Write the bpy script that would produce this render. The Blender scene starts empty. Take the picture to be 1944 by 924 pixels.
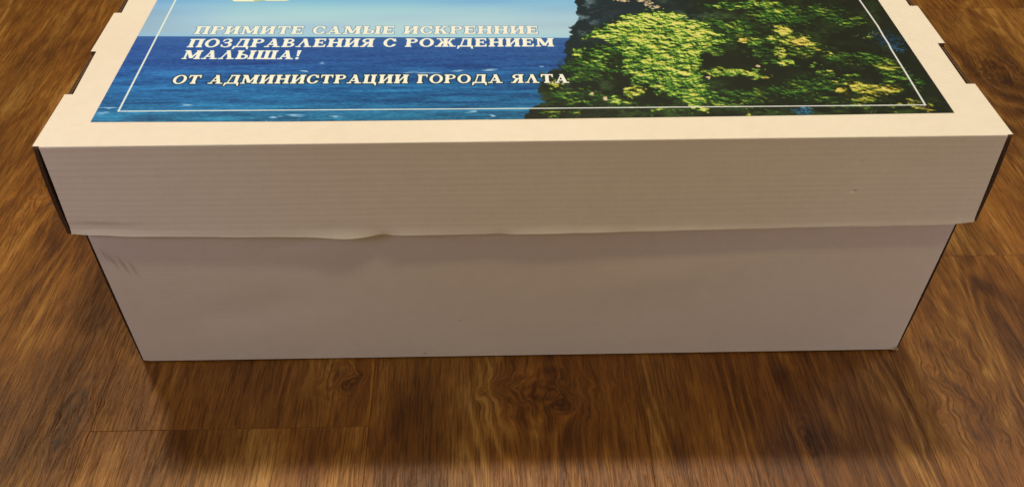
import bpy, bmesh, math, random
import numpy as np
from mathutils import Matrix, Vector

random.seed(7)
rng = np.random.default_rng(11)
S = bpy.context.scene
COL = S.collection

# ------------------------------------------------------------------ camera
CP = np.array([-0.02432, -0.44497, 0.54582])
CR = np.array([[0.99962744, 0.01492861, -0.02284906],
               [-0.02684946, 0.68827782, -0.72495017],
               [0.004904, 0.72529357, 0.68842222]])
cam = bpy.data.cameras.new('camera')
camo = bpy.data.objects.new('camera', cam)
COL.objects.link(camo)
camo.matrix_world = Matrix([list(CR[i]) + [CP[i]] for i in range(3)] + [[0, 0, 0, 1]])
cam.sensor_width = 36
cam.lens = 30.753
cam.clip_start = 0.01
cam.clip_end = 50
cam.dof.use_dof = True
cam.dof.focus_distance = 0.66
cam.dof.aperture_fstop = 14
S.camera = camo

# ------------------------------------------------------------------ light
S.view_settings.view_transform = 'Standard'
S.view_settings.look = 'None'
S.view_settings.gamma = 1
S.view_settings.exposure = 0.16
wd = bpy.data.worlds.new('World')
S.world = wd
wd.use_nodes = True
wd.node_tree.nodes['Background'].inputs[0].default_value = (1.0, 0.78, 0.46, 1)
wd.node_tree.nodes['Background'].inputs[1].default_value = 0.075


def lamp(name, loc, size, power, color, target=(0, 0, 0.1), shape='DISK', spread=None):
    l = bpy.data.lights.new(name, 'AREA')
    l.shape = shape
    l.size = size
    l.energy = power
    l.color = color
    if spread:
        l.spread = math.radians(spread)
    o = bpy.data.objects.new(name, l)
    o.location = loc
    o.rotation_euler = (Vector(target) - Vector(loc)).to_track_quat('-Z', 'Y').to_euler()
    COL.objects.link(o)
    return o


# ceiling lamps behind the box
lamp('ceiling_lamp_warm', (-0.95, 1.05, 2.4), 0.28, 23, (1.0, 0.78, 0.50))
lamp('ceiling_lamp_main', (0.32, 1.05, 2.4), 0.14, 23, (1.0, 0.87, 0.66))
lamp('ceiling_lamp_neutral', (2.5, 1.05, 2.4), 0.80, 14, (0.96, 0.96, 0.94))
# ceiling lamp above the photographer, then added fills low in front and to either side
lamp('ceiling_lamp_front', (0.38, -0.50, 2.2), 0.16, 9.0, (1.0, 0.79, 0.40))
lamp('warm_bounce_fill', (0.22, -1.15, 0.60), 0.25, 1.1, (1.0, 0.75, 0.26))  # added to give the warm bounce on the middle of the box front
lamp('cool_fill_left', (-0.85, -0.60, 0.80), 0.30, 0.20, (0.80, 0.74, 1.0), target=(-0.32, 0, 0.12), spread=52)  # added cool fill, beam narrowed onto the left end of the front
lamp('cool_fill_right', (0.95, -0.65, 0.42), 0.25, 0.085, (0.80, 0.73, 1.0), target=(0.31, 0, 0.04), spread=42)  # added cool fill, low and narrow, for the right end of the body

# ------------------------------------------------------------------ sizes
HW = 0.31          # half width of the lid
H = 0.21211        # top of the lid
FH = 0.06733       # height of the lid's front flap
DEPTH = 0.405
BW = 0.30065       # half width of the body
BY = -0.0012       # front of the body
YAW = -0.00274
BX = -0.00074
F_PX = 1660.64


def bp(u, v, z=H):
    """photo pixel (1944 wide) -> point on the horizontal plane z (used for measuring the print)"""
    c = np.array([(u - 972) / F_PX, -(v - 462) / F_PX, -1.0])
    w = CR @ c
    t = (z - CP[2]) / w[2]
    p = CP + t * w
    return p[0], p[1]


# ------------------------------------------------------------------ helpers
def link(name, me, mat=None, parent=None, smooth=False):
    o = bpy.data.objects.new(name, me)
    COL.objects.link(o)
    if mat is not None:
        if isinstance(mat, (list, tuple)):
            for m in mat:
                me.materials.append(m)
        else:
            me.materials.append(mat)
    if parent is not None:
        o.parent = parent
    if smooth:
        for p in me.polygons:
            p.use_smooth = True
    return o


def bm_obj(name, bm, mat, parent=None, smooth=False):
    me = bpy.data.meshes.new(name)
    bmesh.ops.recalc_face_normals(bm, faces=bm.faces)
    bm.to_mesh(me)
    bm.free()
    return link(name, me, mat, parent, smooth)


def add_box(bm, x0, x1, y0, y1, z0, z1, mi=0):
    vs = [bm.verts.new(c) for c in ((x0, y0, z0), (x1, y0, z0), (x1, y1, z0), (x0, y1, z0),
                                    (x0, y0, z1), (x1, y0, z1), (x1, y1, z1), (x0, y1, z1))]
    for f in ((0, 3, 2, 1), (4, 5, 6, 7), (0, 1, 5, 4), (1, 2, 6, 5), (2, 3, 7, 6), (3, 0, 4, 7)):
        fa = bm.faces.new([vs[i] for i in f])
        fa.material_index = mi
    return vs


def empty(name, loc, label, cat):
    o = bpy.data.objects.new(name, None)
    o.location = loc
    o.empty_display_size = 0.05
    COL.objects.link(o)
    o['label'] = label
    o['category'] = cat
    return o


class NT:
    def __init__(self, name):
        self.m = bpy.data.materials.new(name)
        self.m.use_nodes = True
        self.t = self.m.node_tree
        self.b = self.t.nodes['Principled BSDF']
        self.out = self.t.nodes['Material Output']

    def n(self, typ, **kw):
        nd = self.t.nodes.new(typ)
        for k, v in kw.items():
            setattr(nd, k, v)
        return nd

    def l(self, a, b):
        self.t.links.new(a, b)

    def put(self, sock, v):
        if isinstance(v, bpy.types.NodeSocket):
            self.l(v, sock)
        else:
            sock.default_value = v

    def math(self, op, a, b=None, c=None, clamp=False):
        nd = self.n('ShaderNodeMath', operation=op, use_clamp=clamp)
        self.put(nd.inputs[0], a)
        if b is not None:
            self.put(nd.inputs[1], b)
        if c is not None:
            self.put(nd.inputs[2], c)
        return nd.outputs[0]

    def comb(self, x, y, z=0.0):
        nd = self.n('ShaderNodeCombineXYZ')
        for i, v in enumerate((x, y, z)):
            self.put(nd.inputs[i], v)
        return nd.outputs[0]

    def noise(self, vec, scale=1.0, detail=2.0, rough=0.5, dist=0.0):
        nd = self.n('ShaderNodeTexNoise')
        self.l(vec, nd.inputs['Vector'])
        nd.inputs['Scale'].default_value = scale
        nd.inputs['Detail'].default_value = detail
        nd.inputs['Roughness'].default_value = rough
        nd.inputs['Distortion'].default_value = dist
        return nd.outputs[0]

    def maprange(self, v, a, b, c=0.0, d=1.0, smooth=False):
        nd = self.n('ShaderNodeMapRange')
        if smooth:
            nd.interpolation_type = 'SMOOTHSTEP'
        self.put(nd.inputs[0], v)
        for i, x in enumerate((a, b, c, d)):
            nd.inputs[i + 1].default_value = x
        return nd.outputs[0]

    def mix(self, f, a, b, mode='MIX'):
        nd = self.n('ShaderNodeMix', data_type='RGBA', blend_type=mode)
        self.put(nd.inputs[0], f)
        self.put(nd.inputs[6], a if isinstance(a, bpy.types.NodeSocket) else (*a, 1))
        self.put(nd.inputs[7], b if isinstance(b, bpy.types.NodeSocket) else (*b, 1))
        return nd.outputs[2]

    def ramp(self, f, stops):
        nd = self.n('ShaderNodeValToRGB')
        self.l(f, nd.inputs[0])
        e = nd.color_ramp.elements
        while len(e) < len(stops):
            e.new(0.5)
        for i, (p, c) in enumerate(stops):
            e[i].position = p
            e[i].color = (*c, 1)
        return nd.outputs[0]


# ------------------------------------------------------------------ materials
def wood_material():
    t = NT('laminate_oak')
    geo = t.n('ShaderNodeNewGeometry')
    sep = t.n('ShaderNodeSeparateXYZ')
    t.l(geo.outputs['Position'], sep.inputs[0])
    x, y = sep.outputs[0], sep.outputs[1]
    rnd = t.n('ShaderNodeObjectInfo').outputs['Random']
    off = t.math('ADD', t.math('MULTIPLY', rnd, 37.0), 3.7)
    # knots: the grain bows round them; (x, y, rx, ry, push)
    knots = [(-0.1484, -0.018, 0.013, 0.022, 0.8), (-0.136, -0.024, 0.006, 0.012, .5), (0.012, -0.036, 0.026, 0.030, 0.7),
             (0.026, -0.046, 0.008, 0.010, 0.6), (-0.340, -0.052, 0.011, 0.040, 0.8),
             (0.335, -0.045, 0.020, 0.075, 0.6), (0.40, 0.22, 0.016, 0.05, 0.7),
             (-0.45, 0.22, 0.014, 0.05, 0.7), (-0.52, 0.02, 0.016, 0.06, 0.6),
             (0.206, -0.085, 0.008, 0.02, 0.6), (0.56, 0.40, 0.02, 0.07, 0.7), (-0.62, 0.42, 0.015, 0.05, 0.7)]
    # wobble of the grain
    wob = t.noise(t.comb(t.math('MULTIPLY', x, 9.0), t.math('MULTIPLY', y, 4.0), off), 1.0, 3, 0.5)
    xw = t.math('ADD', x, t.math('MULTIPLY', t.math('SUBTRACT', wob, 0.5), 0.007))
    wob2 = t.noise(t.comb(t.math('MULTIPLY', x, 60.0), t.math('MULTIPLY', y, 45.0), off), 1.0, 2, 0.5)
    xw = t.math('ADD', xw, t.math('MULTIPLY', t.math('SUBTRACT', wob2, 0.5), 0.0003))
    gsum = None
    ring = None
    for kx, ky, rx, ry, s in knots:
        dx = t.math('SUBTRACT', x, kx)
        dy = t.math('SUBTRACT', y, ky)
        # crooked knot outlines
        dxx = t.math('ADD', dx, t.math('MULTIPLY', t.math('SUBTRACT', wob2, 0.5), rx * 2.6))
        ex = t.math('DIVIDE', dxx, rx)
        ey = t.math('DIVIDE', dy, ry)
        d2 = t.math('ADD', t.math('MULTIPLY', ex, ex), t.math('MULTIPLY', ey, ey))
        g = t.math('EXPONENT', t.math('MULTIPLY', d2, -0.9))
        xw = t.math('SUBTRACT', xw, t.math('MULTIPLY', t.math('MULTIPLY', dx, g), s))
        d = t.math('SQRT', d2)
        r = t.math('MULTIPLY', t.math('MULTIPLY', t.math('SINE', t.math('ADD', t.math('MULTIPLY', d, 15.0), t.math('MULTIPLY', wob, 14.0))), 0.5), g)
        gsum = g if gsum is None else t.math('MAXIMUM', gsum, g)
        ring = r if ring is None else t.math('ADD', ring, r)

    def st(sx, sy, detail=3, rough=0.55, o2=0.0, dist=0.0):
        return t.noise(t.comb(t.math('MULTIPLY', xw, sx), t.math('MULTIPLY', y, sy), t.math('ADD', off, o2)), 1.0, detail, rough, dist)

    band = st(15, 2.2, 5, 0.62)                       # broad dark and light areas
    blot = st(28, 9, 6, 0.66, 5.3, 0.25)
    # growth rings as contour lines of a slow field: cathedrals
    field = st(9, 1.5, 3, 0.5, 9.1)
    fw = t.math('ADD', t.math('MULTIPLY', field, 150.0), t.math('MULTIPLY', xw, 60.0))
    lines = t.math('ADD', t.math('MULTIPLY', t.math('SINE', fw), 0.5), 0.5)
    lines = t.math('POWER', lines, 1.6)
    streak = st(230, 14, 3, 0.6, 2.0)
    fine = st(680, 34, 4, 0.8, 4.0)
    pores = st(780, 30, 3, 0.65, 6.0)
    pale_grain = st(480, 18, 2, 0.6, 17.0)  # thin yellowish streaks of the grain itself
    v = 0.045
    v = t.math('MULTIPLY_ADD', t.maprange(band, 0.33, 0.67), 0.44, v)
    v = t.math('ADD', v, t.math('MULTIPLY', t.maprange(blot, 0.30, 0.70), 0.44))
    v = t.math('ADD', v, t.math('MULTIPLY', t.maprange(streak, 0.3, 0.7), 0.15))
    lmask = t.maprange(st(20, 5, 2, 0.5, 14.0), 0.45, 0.62)
    v = t.math('ADD', v, t.math('MULTIPLY', t.math('MULTIPLY', t.math('SUBTRACT', lines, 0.42), lmask), 0.26))
    v = t.math('ADD', v, t.math('MULTIPLY', t.math('SUBTRACT', fine, 0.5), 0.55))
    v = t.math('ADD', v, t.math('MULTIPLY', ring, 0.24))
    v = t.math('SUBTRACT', v, t.math('MULTIPLY', gsum, 0.13))
    v = t.math('ADD', v, t.math('MULTIPLY', t.math('SUBTRACT', rnd, 0.5), 0.20))
    colr = t.ramp(v, [(0.0, (0.034, 0.0115, 0.0024)), (0.22, (0.092, 0.031, 0.0055)), (0.45, (0.190, 0.069, 0.0105)),
                      (0.68, (0.300, 0.124, 0.020)), (0.95, (0.50, 0.255, 0.060))])
    crisp = t.noise(t.comb(t.math('MULTIPLY', xw, 1500.0), t.math('MULTIPLY', y, 55.0), off), 1.0, 2, 0.6)
    colr = t.mix(t.maprange(crisp, 0.50, 0.62, 0, 0.42), colr, t.mix(1.0, colr, (0.42, 0.36, 0.32), 'MULTIPLY'))
    colr = t.mix(1.0, colr, (1.0, 1.0, 1.02), 'MULTIPLY')
    pm = t.maprange(pores, 0.53, 0.60)
    colr = t.mix(t.math('MULTIPLY', pm, 0.50), colr, (0.045, 0.014, 0.0035))
    gm = t.maprange(pale_grain, 0.60, 0.72)
    colr = t.mix(t.math('MULTIPLY', gm, 0.10), colr, (0.55, 0.27, 0.07))
    # reddish / olive drift between areas
    drift = t.noise(t.comb(t.math('MULTIPLY', x, 7.0), t.math('MULTIPLY', y, 3.0), t.math('ADD', off, 21.0)), 1.0, 2, 0.5)
    colr = t.mix(t.maprange(drift, 0.4, 0.65, 0, 0.5), colr, t.mix(1.0, colr, (0.80, 0.98, 1.3), 'MULTIPLY'))
    colr = t.mix(1.0, colr, (0.86, 0.86, 0.86), 'MULTIPLY')
    t.l(colr, t.b.inputs['Base Color'])
    rg = t.maprange(fine, 0.3, 0.7, 0.46, 0.34)
    t.l(rg, t.b.inputs['Roughness'])
    t.b.inputs['Specular IOR Level'].default_value = 0.30
    bh = t.math('ADD', t.math('MULTIPLY', fine, 0.6), t.math('MULTIPLY', pm, -0.5))
    bh = t.math('ADD', bh, t.math('MULTIPLY', lines, 0.15))
    bmp = t.n('ShaderNodeBump')
    bmp.inputs['Strength'].default_value = 0.55
    bmp.inputs['Distance'].default_value = 0.0006
    t.l(bh, bmp.inputs['Height'])
    t.l(bmp.outputs[0], t.b.inputs['Normal'])
    return t.m


def card_material(name, flute_amp, marks=(), dents=(), tint=(0.80, 0.775, 0.745)):
    """white clay-coated corrugated card: faint horizontal fluting, paper tooth, scuffs"""
    t = NT(name)
    geo = t.n('ShaderNodeNewGeometry')
    sep = t.n('ShaderNodeSeparateXYZ')
    t.l(geo.outputs['Position'], sep.inputs[0])
    x, y, z = sep.outputs
    pos = geo.outputs['Position']
    big = t.noise(pos, 7.0, 3, 0.55)
    c = t.mix(t.maprange(big, 0.35, 0.65), tint, (tint[0] * 0.965, tint[1] * 0.95, tint[2] * 0.935))
    fib = t.noise(t.comb(t.math('MULTIPLY', x, 900.0), t.math('MULTIPLY', y, 900.0), t.math('MULTIPLY', z, 900.0)), 1.0, 2, 0.6)
    c = t.mix(t.maprange(fib, 0.3, 0.7, 0, 0.07), c, (0.55, 0.50, 0.46))
    mot = t.noise(pos, 95.0, 4, 0.65)
    c = t.mix(t.maprange(mot, 0.35, 0.7, 0, 0.10), c, (0.50, 0.46, 0.43))
    weave = t.noise(t.comb(t.math('MULTIPLY', x, 60.0), t.math('MULTIPLY', y, 400.0), t.math('MULTIPLY', z, 700.0)), 1.0, 3, 0.6)
    c = t.mix(t.maprange(weave, 0.35, 0.7, 0, 0.035), c, (0.50, 0.46, 0.43))
    for (mx, mz, rx, rz, slope, a) in marks:
        dx = t.math('SUBTRACT', x, mx)
        dz = t.math('SUBTRACT', z, mz)
        dx = t.math('ADD', dx, t.math('MULTIPLY', dz, slope))
        jit = t.math('MULTIPLY', t.math('SUBTRACT', t.noise(pos, 260.0, 3, 0.6), 0.5), rx * 2.4)
        dx = t.math('ADD', dx, jit)
        e1 = t.math('DIVIDE', dx, rx)
        e2 = t.math('DIVIDE', dz, rz)
        g = t.math('EXPONENT', t.math('MULTIPLY', t.math('ADD', t.math('MULTIPLY', e1, e1), t.math('MULTIPLY', e2, e2)), -1.0))
        c = t.mix(t.math('MULTIPLY', g, a), c, (0.16, 0.15, 0.17))
    t.l(c, t.b.inputs['Base Color'])
    t.b.inputs['Roughness'].default_value = 0.48
    t.b.inputs['Specular IOR Level'].default_value = 0.35
    # flutes run along x; pitch about 4.6 mm, not quite even
    zz = t.math('ADD', t.math('MULTIPLY', z, 2 * math.pi / 0.0046), t.math('MULTIPLY', t.noise(t.comb(t.math('MULTIPLY', x, 3.0), 0.0, t.math('MULTIPLY', z, 60.0)), 1.0, 2), 9.0))
    fl = t.math('ADD', t.math('MULTIPLY', t.math('SINE', zz), 0.5), 0.5)
    fl2 = t.noise(t.comb(t.math('MULTIPLY', x, 5.0), t.math('MULTIPLY', y, 150.0), t.math('MULTIPLY', z, 420.0)), 1.0, 2, 0.5)
    h = t.math('ADD', t.math('MULTIPLY', fl, flute_amp), t.math('MULTIPLY', fl2, flute_amp * 1.4))
    h = t.math('ADD', h, t.math('MULTIPLY', fib, 0.07))
    h = t.math('ADD', h, t.math('MULTIPLY', t.noise(pos, 16.0, 3, 0.5), 0.9))
    for (mx, mz, rx, rz, a) in dents:
        e1 = t.math('DIVIDE', t.math('SUBTRACT', x, mx), rx)
        e2 = t.math('DIVIDE', t.math('ADD', t.math('SUBTRACT', z, mz), t.math('MULTIPLY', t.math('SUBTRACT', x, mx), -0.22)), rz)
        g = t.math('EXPONENT', t.math('MULTIPLY', t.math('ADD', t.math('MULTIPLY', e1, e1), t.math('MULTIPLY', e2, e2)), -1.0))
        h = t.math('ADD', h, t.math('MULTIPLY', g, a))
    bmp = t.n('ShaderNodeBump')
    bmp.inputs['Strength'].default_value = 1.0
    bmp.inputs['Distance'].default_value = 0.001
    t.l(h, bmp.inputs['Height'])
    t.l(bmp.outputs[0], t.b.inputs['Normal'])
    return t.m


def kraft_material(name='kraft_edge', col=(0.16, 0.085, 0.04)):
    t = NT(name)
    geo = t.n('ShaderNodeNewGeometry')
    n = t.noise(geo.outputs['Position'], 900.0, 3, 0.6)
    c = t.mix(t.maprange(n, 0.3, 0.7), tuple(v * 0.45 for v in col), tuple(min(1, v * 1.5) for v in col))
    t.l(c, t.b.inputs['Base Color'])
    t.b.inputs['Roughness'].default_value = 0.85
    return t.m


M_WOOD = wood_material()
M_LID = card_material('lid_card', 0.052,
                      dents=[(0.1835, 0.185, 0.0042, 0.0007, -0.26), (0.2155, 0.1935, 0.002, 0.0009, -0.2), (0.2170, 0.171, 0.0016, 0.0009, -0.5),
                             (0.2010, 0.1985, 0.003, 0.0006, -0.1)])
M_TOP = card_material('lid_top_card', 0.010, tint=(0.83, 0.80, 0.755))
M_BODY = card_material('body_card', 0.024,
                       marks=[(-0.2905, 0.112, 0.0013, 0.008, 0.2, 0.36), (-0.2845, 0.108, 0.0014, 0.008, 0.2, 0.42),
                              (-0.2785, 0.105, 0.0013, 0.007, 0.2, 0.33), (-0.2945, 0.118, 0.0012, 0.005, 0.2, 0.3),
                              (-0.0785, 0.006, 0.0012, 0.0010, 0, 0.5), (-0.05, 0.045, 0.0010, 0.0008, 0, 0.3)],
                       dents=[(-0.155, 0.128, 0.02, 0.006, -0.8), (0.10, 0.09, 0.05, 0.02, 1.2), (-0.2, 0.06, 0.05, 0.02, -1.0)])
M_KRAFT = kraft_material()
M_DARK = kraft_material('kraft_shaded', (0.055, 0.028, 0.014))  # darker copy of the kraft, with the shade of open folds in its colour
M_PALE = kraft_material('paper_edge', (0.42, 0.33, 0.24))


# ------------------------------------------------------------------ the print on the lid
def s2l(c):
    c = np.asarray(c, float) / 255.0
    return np.where(c <= 0.04045, c / 12.92, ((c + 0.055) / 1.055) ** 2.4)


def l2s(c):
    c = np.clip(c, 0, 1)
    return np.where(c <= 0.0031308, c * 12.92, 1.055 * c ** (1 / 2.4) - 0.055)


PX0, PX1 = -0.2824, 0.2820
PY0, PY1 = 0.0254, 0.380
TW = 2560
PPM = TW / (PX1 - PX0)
TH = int(round((PY1 - PY0) * PPM))
img = np.zeros((TH, TW, 3), np.float32)          # row 0 = front edge of the print; colours as seen, sRGB 0..255


def T(u, v):
    """photo pixel -> texture pixel"""
    X, Y = bp(u, v)
    return (X - PX0) * PPM, (Y - PY0) * PPM


def W2T(X, Y):
    return (X - PX0) * PPM, (Y - PY0) * PPM


def vnoise(w, h, nx, ny):
    """smooth value noise, nx by ny cells"""
    g = rng.random((ny + 2, nx + 2)).astype(np.float32)
    xs = np.linspace(0, nx, w, endpoint=False)
    ys = np.linspace(0, ny, h, endpoint=False)
    xi, yi = xs.astype(int), ys.astype(int)
    fx, fy = xs - xi, ys - yi
    fx, fy = fx * fx * (3 - 2 * fx), fy * fy * (3 - 2 * fy)
    r0 = g[yi][:, xi] * (1 - fx) + g[yi][:, xi + 1] * fx
    r1 = g[yi + 1][:, xi] * (1 - fx) + g[yi + 1][:, xi + 1] * fx
    return r0 * (1 - fy)[:, None] + r1 * fy[:, None]


def fill_poly(pts, soft=None):
    """even-odd mask of a polygon in texture pixels on the whole sheet's bounding box"""
    P = np.array(pts)
    x0, x1 = max(0, int(P[:, 0].min()) - 2), min(TW, int(P[:, 0].max()) + 3)
    y0, y1 = max(0, int(P[:, 1].min()) - 2), min(TH, int(P[:, 1].max()) + 3)
    X, Y = np.meshgrid(np.arange(x0, x1) + .5, np.arange(y0, y1) + .5)
    m = inside(X, Y, P)
    return (slice(y0, y1), slice(x0, x1)), m


def inside(X, Y, P):
    m = np.zeros(X.shape, bool)
    n = len(P)
    for i in range(n):
        ax, ay = P[i]
        bx_, by_ = P[(i + 1) % n]
        if ay == by_:
            continue
        c = (ay > Y) != (by_ > Y)
        m ^= c & (X < (bx_ - ax) * (Y - ay) / (by_ - ay) + ax)
    return m


def dab(cx, cy, rx, ry, ang, col, a=1.0):
    R_ = max(rx, ry) + 1.5
    x0, x1 = int(max(0, cx - R_)), int(min(TW, cx + R_ + 1))
    y0, y1 = int(max(0, cy - R_)), int(min(TH, cy + R_ + 1))
    if x0 >= x1 or y0 >= y1:
        return
    X = np.arange(x0, x1)[None, :] + .5 - cx
    Y = np.arange(y0, y1)[:, None] + .5 - cy
    ca, sa = math.cos(ang), math.sin(ang)
    U = (X * ca + Y * sa) / rx
    V = (-X * sa + Y * ca) / ry
    al = np.clip((1.15 - (U * U + V * V)) * 2.2, 0, 1) * a
    s = img[y0:y1, x0:x1]
    s += al[..., None] * (np.asarray(col, np.float32) - s)


def paint_scene():
    # --- sky
    hy = W2T(0, bp(262, 70)[1])[1]
    hl, hr = T(262, 70), T(1070, 73)
    slope = (hr[1] - hl[1]) / (hr[0] - hl[0])
    XX = np.arange(TW)[None, :]
    YY = np.arange(TH)[:, None]
    horizon = hl[1] + slope * (XX - hl[0])
    above = (YY - horizon) / (T(600, 0)[1] - hl[1])            # 0 at the horizon, 1 at the photo's upper edge
    a = np.clip(above, 0, 3)[..., None]
    stops = [0, .15, .5, .8, 1.1, 2.0, 3.0]
    cols = np.array([(164, 204, 216), (176, 204, 210), (176, 206, 214), (156, 198, 216), (124, 180, 212), (84, 140, 190), (60, 116, 176)], float)
    sky = np.stack([np.interp(a[..., 0], stops, cols[:, k]) for k in range(3)], -1)
    sky += (vnoise(TW, TH, 9, 30)[..., None] - .5) * 16
    left = np.clip(1 - XX / (TW * 0.12), 0, 1)[..., None]
    sky = sky * (1 - left * 0.10)
    # --- sea
    d = np.clip(-(YY - horizon) / (hl[1] - T(262, 228)[1]), 0, 1)
    st_ = [0, .12, .35, .55, .8, 1.0]
    cs = np.array([(56, 98, 148), (44, 86, 142), (36, 84, 140), (30, 96, 146), (28, 100, 142), (36, 110, 138)], float)
    sea = np.stack([np.interp(d, st_, cs[:, k]) for k in range(3)], -1)
    w1 = vnoise(TW, TH, 14, 120) * .5 + vnoise(TW, TH, 40, 260) * .3 + vnoise(TW, TH, 110, 420) * .2
    w2 = vnoise(TW, TH, 6, 46) * .6 + vnoise(TW, TH, 16, 90) * .4
    amp = np.interp(d, [0, .2, .5, 1], [5, 16, 52, 72])
    wv = (w1 - .5) * amp * 1.5 + (w2 - .5) * amp * .6
    sea += wv[..., None] * np.array([.45, .95, .95])
    chop = (vnoise(TW, TH, 300, 500) - .5) * np.interp(d, [0, .1, .5], [8, 20, 26])
    sea += chop[..., None] * np.array([.8, 1, 1])
    foam = np.clip((vnoise(TW, TH, 60, 330) * .6 + vnoise(TW, TH, 180, 500) * .5 - .93) * 8, 0, 1) * np.clip((d - .45) * 2, 0, 1)
    sea = sea * (1 - foam[..., None] * .45) + foam[..., None] * .45 * np.array([170, 205, 215])
    edge = np.clip((YY - horizon) / 3.0 + .5, 0, 1)[..., None]
    img[:] = sea * (1 - edge) + sky * edge
    for u, v, l in [(205, 206, 14), (190, 216, 10), (356, 199, 9), (520, 223, 8), (925, 134, 14), (788, 139, 26), (1029, 127, 3), (900, 213, 9),
                    (935, 220, 6), (580, 136, 10), (560, 220, 12), (640, 221, 8), (870, 135, 9), (612, 121, 4)]:
        x, y = T(u, v)
        for k in range(7):
            dab(x + rng.normal() * l * .9, y + rng.normal() * 3, l * rng.uniform(.5, 1.6), rng.uniform(1.2, 2.6), -.05, (176, 208, 222), .6)
    # --- cliff silhouette
    out = [(1088, -120), (1094, -60), (1090, -10), (1092, 8), (1097, 14), (1093, 26), (1099, 34), (1094, 44), (1089, 50), (1079, 53), (1086, 58),
           (1079, 62), (1087, 67), (1078, 76), (1072, 84), (1073, 92), (1070, 100), (1077, 108), (1070, 116), (1074, 124), (1067, 132), (1052, 132),
           (1044, 136), (1038, 140), (1040, 148), (1028, 156), (1023, 166), (1021, 176), (1030, 184), (1024, 190), (1036, 195), (1020, 200), (1004, 207),
           (1006, 213), (996, 220), (988, 236)]
    pts = [T(*p) for p in out]
    rough = []
    for i in range(len(pts) - 1):
        for k in range(12):
            f = k / 12
            j = rng.normal(size=2) * 2.2
            rough.append((pts[i][0] * (1 - f) + pts[i + 1][0] * f + j[0], pts[i][1] * (1 - f) + pts[i + 1][1] * f + j[1]))
    poly = [(pts[0][0], TH + 5)] + rough + [(pts[-1][0], -5), (TW + 5, -5), (TW + 5, TH + 5)]
    sl, m = fill_poly(poly)
    n1 = vnoise(TW, TH, 60, 44) * .5 + vnoise(TW, TH, 170, 130) * .3 + vnoise(TW, TH, 420, 330) * .2
    n2 = vnoise(TW, TH, 14, 12) * .6 + vnoise(TW, TH, 34, 30) * .4
    base = np.zeros_like(img)
    dk = np.array([24, 30, 18.])
    gr = np.array([54, 78, 32.])
    f = np.clip((n1 - .42) * 3, 0, 1)[..., None] * np.clip((n2 - .3) * 2.4, 0.15, 1)[..., None]
    base[:] = dk * (1 - f) + gr * f
    # bluish rock on the left shoulder
    cx, cy = T(1140, 25)
    rock = np.exp(-(((XX - cx) / 330.) ** 2 + ((YY - cy) / 230.) ** 2) ** 1.5)[..., None]
    teal = np.array([24, 40, 44.]) * (1 - f) + np.array([128, 154, 156.]) * f
    base = base * (1 - rock) + teal * rock
    cx, cy = T(1080, 100)
    rock = .8 * np.exp(-(((XX - cx) / 90.) ** 2 + ((YY - cy) / 190.) ** 2))[..., None]
    base = base * (1 - rock) + teal * rock
    sub = img[sl]
    sub[m] = base[sl][m]
    leaf_layers()


G_DK = [(26, 42, 18), (36, 58, 22), (44, 72, 26)]
G_MD = [(66, 100, 32), (84, 118, 38), (72, 108, 44), (96, 124, 44)]
G_LT = [(156, 176, 60), (178, 188, 70), (192, 194, 82), (132, 166, 62), (206, 202, 96)]
YEL = [(216, 204, 58), (204, 194, 62), (230, 210, 80), (184, 180, 52)]
ORG = [(196, 140, 60), (206, 156, 78), (178, 120, 50)]
PCH = [(220, 190, 140), (232, 206, 160), (190, 160, 110)]


def clump(u, v, rx, ry, hi, n=26, size=1.0, bright=1.0):
    """one tuft: dark underneath, mid leaves, sunlit leaves on its upper side; u, v in photo pixels"""
    x, y = T(u, v)
    k = abs(T(u + 1, v)[0] - x)
    kv = abs(T(u, v + 1)[1] - y)
    for i in range(int(n * 2.2)):
        layer = i / (n * 2.2)
        r = math.sqrt(rng.random())
        an = rng.random() * 6.283
        px = math.cos(an) * r
        py = math.sin(an) * r
        h = py * .5 + .5
        if layer < .35:
            c = G_DK[rng.integers(len(G_DK))]
            py -= .35
        elif layer < .62:
            c = G_MD[rng.integers(len(G_MD))]
        else:
            if h < .35 and rng.random() < .7:
                c = G_MD[rng.integers(len(G_MD))]
            else:
                c = hi[rng.integers(len(hi))]
            py = py * .8 + .12
        c = np.array(c) * rng.uniform(.78, 1.12) * (bright if layer > .62 else 1)
        dab(x + px * rx * k, y + py * ry * kv, rng.uniform(3.5, 9.5) * size, rng.uniform(1.8, 4.4) * size, -.22 + rng.normal() * .42, c, rng.uniform(.55, .95))


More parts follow.
